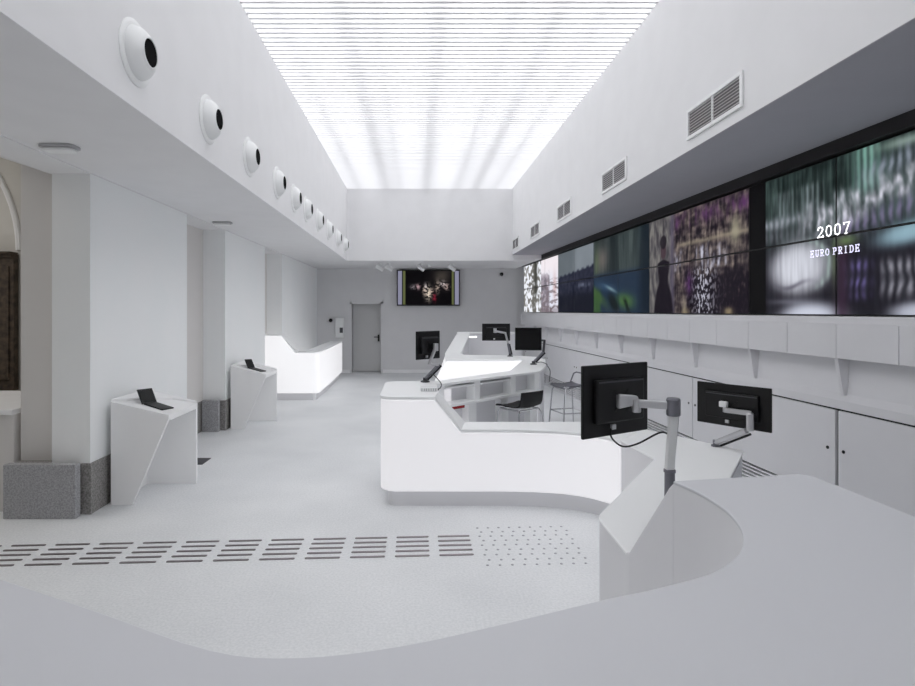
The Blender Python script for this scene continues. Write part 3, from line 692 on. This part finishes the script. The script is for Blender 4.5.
MB().box(.93, 2.42, 12.83, 13.14, 1.27, 1.31).build('rear_top', 'solid', bc, bevel=.008)
MB().box(1.10, 1.37, 12.84, 12.85, 1.19, 1.215).build('led_strip', 'led', bc)
MB().box(1.45, 2.40, 12.3, 12.86, .70, .73).box(1.95, 2.0, 12.35, 12.84, 0, .70).build('desk', 'solid', bc)

# ------------------------------------------------------------------ curved front counter
fc = empty('front_counter', (.5, 1.4, 0), 'large curved pale grey front counter, high sweeping top falling to a low desk', 'counter')
curve = [(1.175, 2.57), (1.212, 2.40), (1.213, 2.232), (1.196, 2.12), (1.158, 2.0), (1.094, 1.88), (1.02, 1.785), (.922, 1.70), (.839, 1.648), (.656, 1.569), (.494, 1.511), (.22, 1.40), (-.04, 1.305), (-.27, 1.262), (-.476, 1.29), (-.83, 1.455), (-1.21, 1.63), (-1.7, 1.85), (-2.3, 2.05)]
HF = 1.15; TF = .012; curve = [(a * .8333, b * .8333) for a, b in curve]
cv = [(p.x, p.y) for p in cr([(a, b, 0) for a, b in curve], 4)]
hiP = cv + [(-2.05, 1.35), (-1.6, .8), (-.8, .50), (0, .45), (.9, .45), (1.50, .6), (1.575, 1.0), (1.575, 1.77), (1.568, 2.08), (1.56, 2.20), (1.525, 2.238)]
MB().prism(hiP, HF - TF, HF).build('high_top', 'front', fc, bevel=.004, seg=3)
P1 = (.945, 2.94); P2 = (.933, 2.475)
APX = curve[0]
lowP = rounded([(1.700, 4.684), (1.735, 4.09), P1, P2, (APX[0] + .01, APX[1]), (1.35, 2.22), (1.62, 2.95), (2.06, 3.67), (2.53, 4.33), (2.083, 5.14)], [0, .02, .07, .03, 0, 0, 0, .02, .03, 0])
MB().prism(lowP, LO - TF, LO).build('low_top', 'solid', fc, bevel=.004, seg=3)
a1 = rounded([(1.706, 4.68), (1.738, 4.09), P1, P2], [0, .02, .07, 0])
MB().ribbon([(x + .002, y, LO - TF) for x, y in a1], 0, .03).build('low_front_panel', 'solid_grey', fc)  # uprights are the top's material; their lighter tone stands for light falling there
MB().ribbon([(P2[0] + .0, P2[1] + .03, LO + .001, 0), (P2[0] + .001, P2[1] - .004, LO + .012, 0), (APX[0] - .002, APX[1] + .03, HF - .035, 0), (APX[0] + .002, APX[1], HF - .006, 0)], 0, .03).build('raked_panel', 'solid_grey', fc, bevel=.006)
MB().ribbon([(x + .002, y, HF - TF) for x, y in cv], 0, .03).build('curved_front_panel', 'solid_grey', fc, smooth=True)
MB().ribbon([(2.48, 4.27, lo), (2.03, 3.62, lo)], 0, -.04).build('end_panel', 'front', fc)
MB().ribbon([(1.54, 2.17, HF - TH), (1.54, .65, HF - TH)], 0, -.04).build('end_panel', 'front', fc)

# ------------------------------------------------------------------ monitors on arms
def monitor(name_lab, cx, cy, cz, w, h, yaw, back, armpts, vesa=True, arm_lab=None, group='monitors on the counters'):
    # yaw 0: screen faces +Y (back towards the camera)
    t = empty('monitor', (cx, cy, cz - h / 2), name_lab, 'monitor', group)
    T = Matrix.Translation((cx, cy, cz)) @ Matrix.Rotation(R(yaw), 4, 'Z')
    f = lambda x, y, z: tuple(T @ Vector((x, y, z)))
    MB().box(-w / 2, w / 2, .0, .018, -h / 2, h / 2, T=f).build('casing', 'black', t, bevel=.006)
    MB().box(-w / 2 + .012, w / 2 - .012, .018, .0195, -h / 2 + .016, h / 2 - .012, T=f).build('screen', 'black_gloss', t)
    bw, bh = w * .36, h * .30
    bb = MB().box(-bw, bw, -.03, .0, -bh, bh, T=f).build('back_cover', 'black', t, bevel=.008)
    MB().box(-bw + .01, bw - .01, -.0315, -.030, bh - .016, bh - .008, T=f).build('vent_slot', 'dark_grey', bb)
    MB().box(-.05, -.02, -.012, 0, -bh - .04, -bh - .015, T=f).build('ports', 'alu', bb)
    vp = MB()
    for sx, sy in ((1, 1), (-1, -1)): vp.slab([Vector(f(a, -.036, b)) for a, b in ((-.055 * sx, -.048), (-.045 * sx, -.055), (.055 * sx, .048), (.045 * sx, .055))], Vector(f(0, 0, 0)) - Vector(f(0, -.004, 0)))
    vp.build('mounting_plate', 'black', t)
    return t, T

def arm_part(loc, mon):
    o = bpy.data.objects.new('monitor_arm', None); C.objects.link(o); o.empty_display_size = .1
    o.parent = mon; o.location = Vector(loc) - mon.location; return o
# large monitor by the front counter
m1, T1m = monitor('large black monitor on a tall silver pole arm above the front counter', 1.03, 2.885, 1.345, .49, .365, 30.5, True, None)
# monitor arm
pa = arm_part((1.24, 2.76, LO), m1)
px_, py_ = 1.243, 2.755
MB().lathe([(.05, 0), (.05, .012), (.026, .016), (.024, .285), (.028, .287), (.028, .30), (.02, .302)], Matrix.Translation((px_, py_, LO)), 24).build('base_tube', 'alu_dark', pa, smooth=True)
MB().slab([(px_ - .022, py_ - .018, 1.02), (px_ + .018, py_ - .018, 1.02), (px_ + .018, py_ + .018, 1.02), (px_ - .022, py_ + .018, 1.02)], (.022, 0, .285)).build('pole', 'vent', pa, bevel=.006)
MB().tube([(px_ + .025, py_ + .02, 1.08), (px_ + .045, py_ + .02, 1.30)], .012, 10).build('cable_cover', 'alu_dark', pa)
MB().lathe([(.030, -.005), (.033, .0), (.033, .075), (.028, .082)], Matrix.Translation((px_ + .018, py_, 1.29)), 24).build('joint', 'alu_dark', pa, smooth=True)
hp_ = Vector(T1m @ Vector((.02, -.085, .03)))
MB().box(0, 1, -.016, .016, -.020, .020, T=lambda x, y, z: tuple(Vector((px_ + .01, py_, 1.335)) * (1 - x) + Vector((hp_.x + .02, hp_.y - .005, 1.335)) * x + Vector((0, y, z)))).build('arm', 'alu', pa, bevel=.006)
MB().lathe([(.020, -.045), (.022, -.04), (.022, .015), (.02, .02)], Matrix.Translation((hp_.x + .015, hp_.y, 1.335)), 18).build('joint', 'alu', pa, smooth=True)
hb = MB().slab([tuple(T1m @ Vector(v)) for v in ((-.04, -.05, -.04), (.01, -.085, -.025), (.04, -.11, .0), (.03, -.105, .03), (-.04, -.05, .035))], Vector(T1m @ Vector((0, 0, 0))) - Vector(T1m @ Vector((0.0, -.035, 0))))
hb.build('tilt_head', 'alu', pa, bevel=.006)
cm = Vector(T1m @ Vector((-.07, -.02, -.14)))
cp = cr([tuple(cm), (cm.x - .005, cm.y - .03, 1.165), (cm.x + .03, cm.y - .08, 1.135), (cm.x + .10, cm.y - .09, 1.15), (px_ - .06, py_ - .02, 1.205), (px_ + .0, py_ + .02, 1.19), (px_ + .03, py_ + .02, 1.17)], 8)
tag(MB().tube([tuple(p) for p in cp], .0045, 8).build('cable', 'black', smooth=True), 'black cable sagging from the large monitor to the tall silver pole', 'cable')
# low monitor in front of the cabinets
m2, T2m = monitor('black monitor low above the desk in front of the grey cabinets', 2.46, 4.37, 1.06, .56, .33, -55 + 0, True, None)
pb = arm_part((2.36, 4.50, LO), m2)
h2 = Vector(T2m @ Vector((-.03, -.10, .03)))
bx, by = 2.385, 4.47
MB().lathe([(.035, 0), (.035, .01), (.022, .014), (.022, .05)], Matrix.Translation((bx, by, LO)), 18).build('base_tube', 'alu_dark', pb, smooth=True)
MB().tube([(bx, by, LO + .03), (2.475, 4.21, .90)], .022, 10).build('lower_arm', 'alu', pb, smooth=True)
MB().tube([(bx + .03, by - .02, LO + .01), (2.505, 4.205, .875)], .009, 8).build('arm_cable', 'black', pb)
MB().lathe([(.026, -.05), (.026, .075), (.022, .08)], Matrix.Translation((2.492, 4.19, .955)), 18).build('joint', 'alu', pb, smooth=True)
h2b = Vector(T2m @ Vector((.0, -.07, -.0)))
MB().box(0, 1, -.016, .016, -.018, .018, T=lambda x, y, z: tuple(Vector((2.492, 4.19, 1.035)) * (1 - x) + Vector((h2b.x - .03, h2b.y - .0, 1.035)) * x + Vector((0, y, z)))).build('upper_arm', 'alu', pb, smooth=True)
MB().slab([tuple(T2m @ Vector(v)) for v in ((-.07, -.07, -.01), (-.01, -.07, -.01), (-.01, -.07, .035), (-.07, -.07, .035))], Vector(T2m @ Vector((0, .032, 0))) - Vector(T2m @ Vector((0, 0, 0)))).build('tilt_head', 'vent', pb, bevel=.006)

def small_arm(mon, pts, rad, loc, um='alu'):
    a = arm_part(loc, mon)
    MB().lathe([(.05, 0), (.05, .012), (.025, .02), (.025, .05)], Matrix.Translation(loc), 18).build('base_tube', 'dark_grey', a, smooth=True)
    MB().tube([(loc[0], loc[1], loc[2] + .03), pts[0]], rad * 1.05, 10).build('lower_arm', 'alu_dark', a, smooth=True)
    MB().tube([(loc[0] + .03, loc[1], loc[2] + .03), (pts[0][0] + .025, pts[0][1], pts[0][2] - .01)], rad * .7, 8).build('spring_cover', 'black', a)
    MB().tube(pts, rad, 10).build('upper_arm', um, a, smooth=True)
    e = pts[-1]
    MB().lathe([(rad * 1.5, -.04), (rad * 1.5, .04)], Matrix.Translation(e), 14).build('joint', 'alu', a)
    return a
# monitor on the island's high block
m5, T5 = monitor('black monitor seen from behind on the high end of the angular island counter', .125, 6.08, 1.43, .36, .305, 44, True, None)
e5 = T5 @ Vector((.03, -.08, -.02))
small_arm(m5, [(.235, 6.03, 1.22), (.13, 6.02, 1.23), (e5.x, e5.y, e5.z)], .019, (.09, 6.15, HI))
# monitor facing the camera on the wing
m3, T3 = monitor('black monitor showing its blank screen on the pointed wing of the island', 1.593, 8.02, 1.40, .375, .325, 172, False, None)
e3 = T3 @ Vector((-.10, -.09, -.02))
small_arm(m3, [(1.845, 8.18, 1.20), (1.86, 8.17, 1.37), (e3.x + .03, e3.y, e3.z)], .019, (1.70, 8.17, HI), 'dark_grey')
# monitor on the back counter
m4, T4 = monitor('black monitor seen from behind on the back counter strip', 1.385, 9.80, 1.43, .49, .30, 0, True, None)
small_arm(m4, [(1.57, 9.66, 1.24), (1.53, 9.70, 1.42), (1.36, 9.70, 1.45), (1.36, 9.76, 1.46)], .019, (1.60, 9.62, HI))
cb = empty('cable_box', (.14, 5.52, HI), 'small white ribbed cable box at the foot of the monitor arm on the island', 'cable box')
MB().box(.035, .20, 5.42, 5.56, HI + .0005, HI + .035).build('housing', 'vent', cb, bevel=.004)
mb = MB()
for i in range(7): mb.box(.045 + i * .022, .052 + i * .022, 5.417, 5.42, HI + .005, HI + .03)
mb.build('ribs', 'lamp', cb)
cp = cr([(.12, 6.10, 1.09), (.17, 6.0, 1.12), (.245, 5.75, 1.06), (.235, 5.62, 1.03), (.215, 5.55, 1.03), (.21, 5.50, 1.025)], 6)
tag(MB().tube([tuple(p) for p in cp], .006, 6).build('cable', 'dark_grey', smooth=True), 'thin dark cable from the island monitor arm to the white cable box', 'cable')
cp = cr([(1.73, 8.15, 1.05), (1.83, 8.2, 1.05), (1.88, 8.1, 1.03), (1.85, 7.98, 1.03), (1.885, 7.93, .95), (1.87, 7.92, .80)], 6)
tag(MB().tube([tuple(p) for p in cp], .006, 6).build('cable', 'dark_grey', smooth=True), 'thin cable looping over the rounded tip of the island wing', 'cable')

# ------------------------------------------------------------------ stools
def stool(loc, yaw, lab, style):
    t = empty('bar_stool', loc, lab, 'stool', 'bar stools in the staff area')
    T = Matrix.Translation(loc) @ Matrix.Rotation(R(yaw), 4, 'Z')         # faces +Y local
    f = lambda p: tuple(T @ Vector(p))
    sh = .66; w = .19
    # shell: seat and curled backrest
    prof = [(.20, sh - .012), (.17, sh + .004), (.05, sh - .004), (-.08, sh - .006), (-.16, sh + .012), (-.20, sh + .06), (-.215, sh + .12), (-.225, sh + .20)]
    if style == 'frame': prof = prof[:6]
    pts = cr([(0, a, b) for a, b in prof], 4)
    seat = [p for p in pts if p.z <= sh + .03]; back = [p for p in pts if p.z > sh + .025]
    def shell(P, name, m):
        mb = MB(); n = len(P); vs = []
        for i, p in enumerate(P):
            d = (P[min(i + 1, n - 1)] - P[max(0, i - 1)]).normalized(); nn = Vector((0, -d.z, d.y))
            for x in (-w, -w * .5, 0, w * .5, w):
                k = .018 * (abs(x) / w) ** 2
                for sgn in (0, 1): q = p + nn * (-.012 * sgn); vs.append(f((x, q.y + k * (1 if p.z > sh + .03 else 0), q.z + (k if p.z <= sh + .03 else 0))))
        fs = []
        for i in range(n - 1):
            for j in range(4):
                a = i * 10 + j * 2; fs += [(a, a + 2, a + 12, a + 10), (a + 1, a + 11, a + 13, a + 3)]
            fs += [(i * 10, i * 10 + 10, i * 10 + 11, i * 10 + 1), (i * 10 + 8, i * 10 + 9, i * 10 + 19, i * 10 + 18)]
        e = (n - 1) * 10
        for j in range(4): fs += [(j * 2, j * 2 + 1, j * 2 + 3, j * 2 + 2), (e + j * 2, e + j * 2 + 2, e + j * 2 + 3, e + j * 2 + 1)]
        return mb.add(vs, fs).build(name, m, t, smooth=True)
    if style == 'shell': shell(seat, 'seat', 'black'); shell(back, 'backrest', 'black')
    else:
        shell(seat, 'seat', 'alu_dark')
        MB().tube([f(p) for p in ((-w, .1, sh + .0), (-w, -.14, sh + .03), (-w, -.20, sh + .17), (-w * .8, -.225, sh + .19), (w * .8, -.225, sh + .19), (w, -.20, sh + .17), (w, -.14, sh + .03), (w, .1, sh))], .011, 8).build('backrest', 'alu_dark', t, smooth=True)
    for sx in (-1, 1):
        for sy in (-1, 1):
            MB().tube([f((sx * w * .92, sy * .15, sh - .02)), f((sx * w * 1.0, sy * .17, sh - .06)), f((sx * w * 1.15, sy * .215, 0.0))], .0105, 8).build('leg', 'chrome', t, smooth=True)
    z = .28; a = w * 1.085; b = .195
    MB().tube([f(p) for p in ((-a, -b, z), (-a, b, z), (a, b, z), (a, -b, z), (-a, -b, z))], .009, 8).build('footrest', 'chrome', t, smooth=True)
    MB().tube([f(p) for p in ((-w * .92, -.15, sh - .02), (-w * .92, .15, sh - .02), (w * .92, .15, sh - .02), (w * .92, -.15, sh - .02), (-w * .92, -.15, sh - .02))], .009, 8).build('seat_frame', 'chrome', t, smooth=True)
    return t
stool((1.22, 6.68, 0), 38, 'black low-backed stool with chrome legs in front of the island wing', 'shell')
stool((2.30, 8.5, 0), 105, 'metal bar stool with tubular back and footrest near the cabinets', 'frame')

# ------------------------------------------------------------------ light in the adjoining room, world, camera
def area(name, loc, rot, sx, sy, e, col=(1, 1, 1)):
    l = bpy.data.lights.new(name, 'AREA'); l.shape = 'RECTANGLE'; l.size = sx; l.size_y = sy; l.energy = e; l.color = col
    o = bpy.data.objects.new(name, l); C.objects.link(o); o.location = loc; o.rotation_euler = rot; return o
area('side_room_light', (-6.5, 4.0, 4.3), (0, 0, 0), 2.5, 3, 48, (1, .97, .93))
w = bpy.data.worlds.new('world'); bpy.context.scene.world = w; w.use_nodes = True
w.node_tree.nodes['Background'].inputs['Color'].default_value = (.9, .93, 1, 1); w.node_tree.nodes['Background'].inputs['Strength'].default_value = .3
cam = bpy.data.cameras.new('camera'); co = bpy.data.objects.new('camera', cam); C.objects.link(co)
co.location = (0, 0, EYE); co.rotation_euler = (R(90), 0, 0)
cam.sensor_fit = 'HORIZONTAL'; cam.sensor_width = 36; cam.lens = F / 915 * 36
cam.shift_x = (457.5 - VX) / 915; cam.shift_y = -(343 - VY) / 915; cam.clip_start = .05
sc = bpy.context.scene; sc.camera = co
sc.view_settings.view_transform = 'Standard'; sc.view_settings.look = 'None'; sc.view_settings.gamma = 1; sc.view_settings.exposure = 0.46
sc.view_settings.use_curve_mapping = False
sc.cycles.max_bounces = 10; sc.cycles.diffuse_bounces = 8; sc.cycles.glossy_bounces = 4; sc.cycles.transmission_bounces = 6
sc.cycles.use_denoising = True
sc.cycles.sample_clamp_indirect = 4
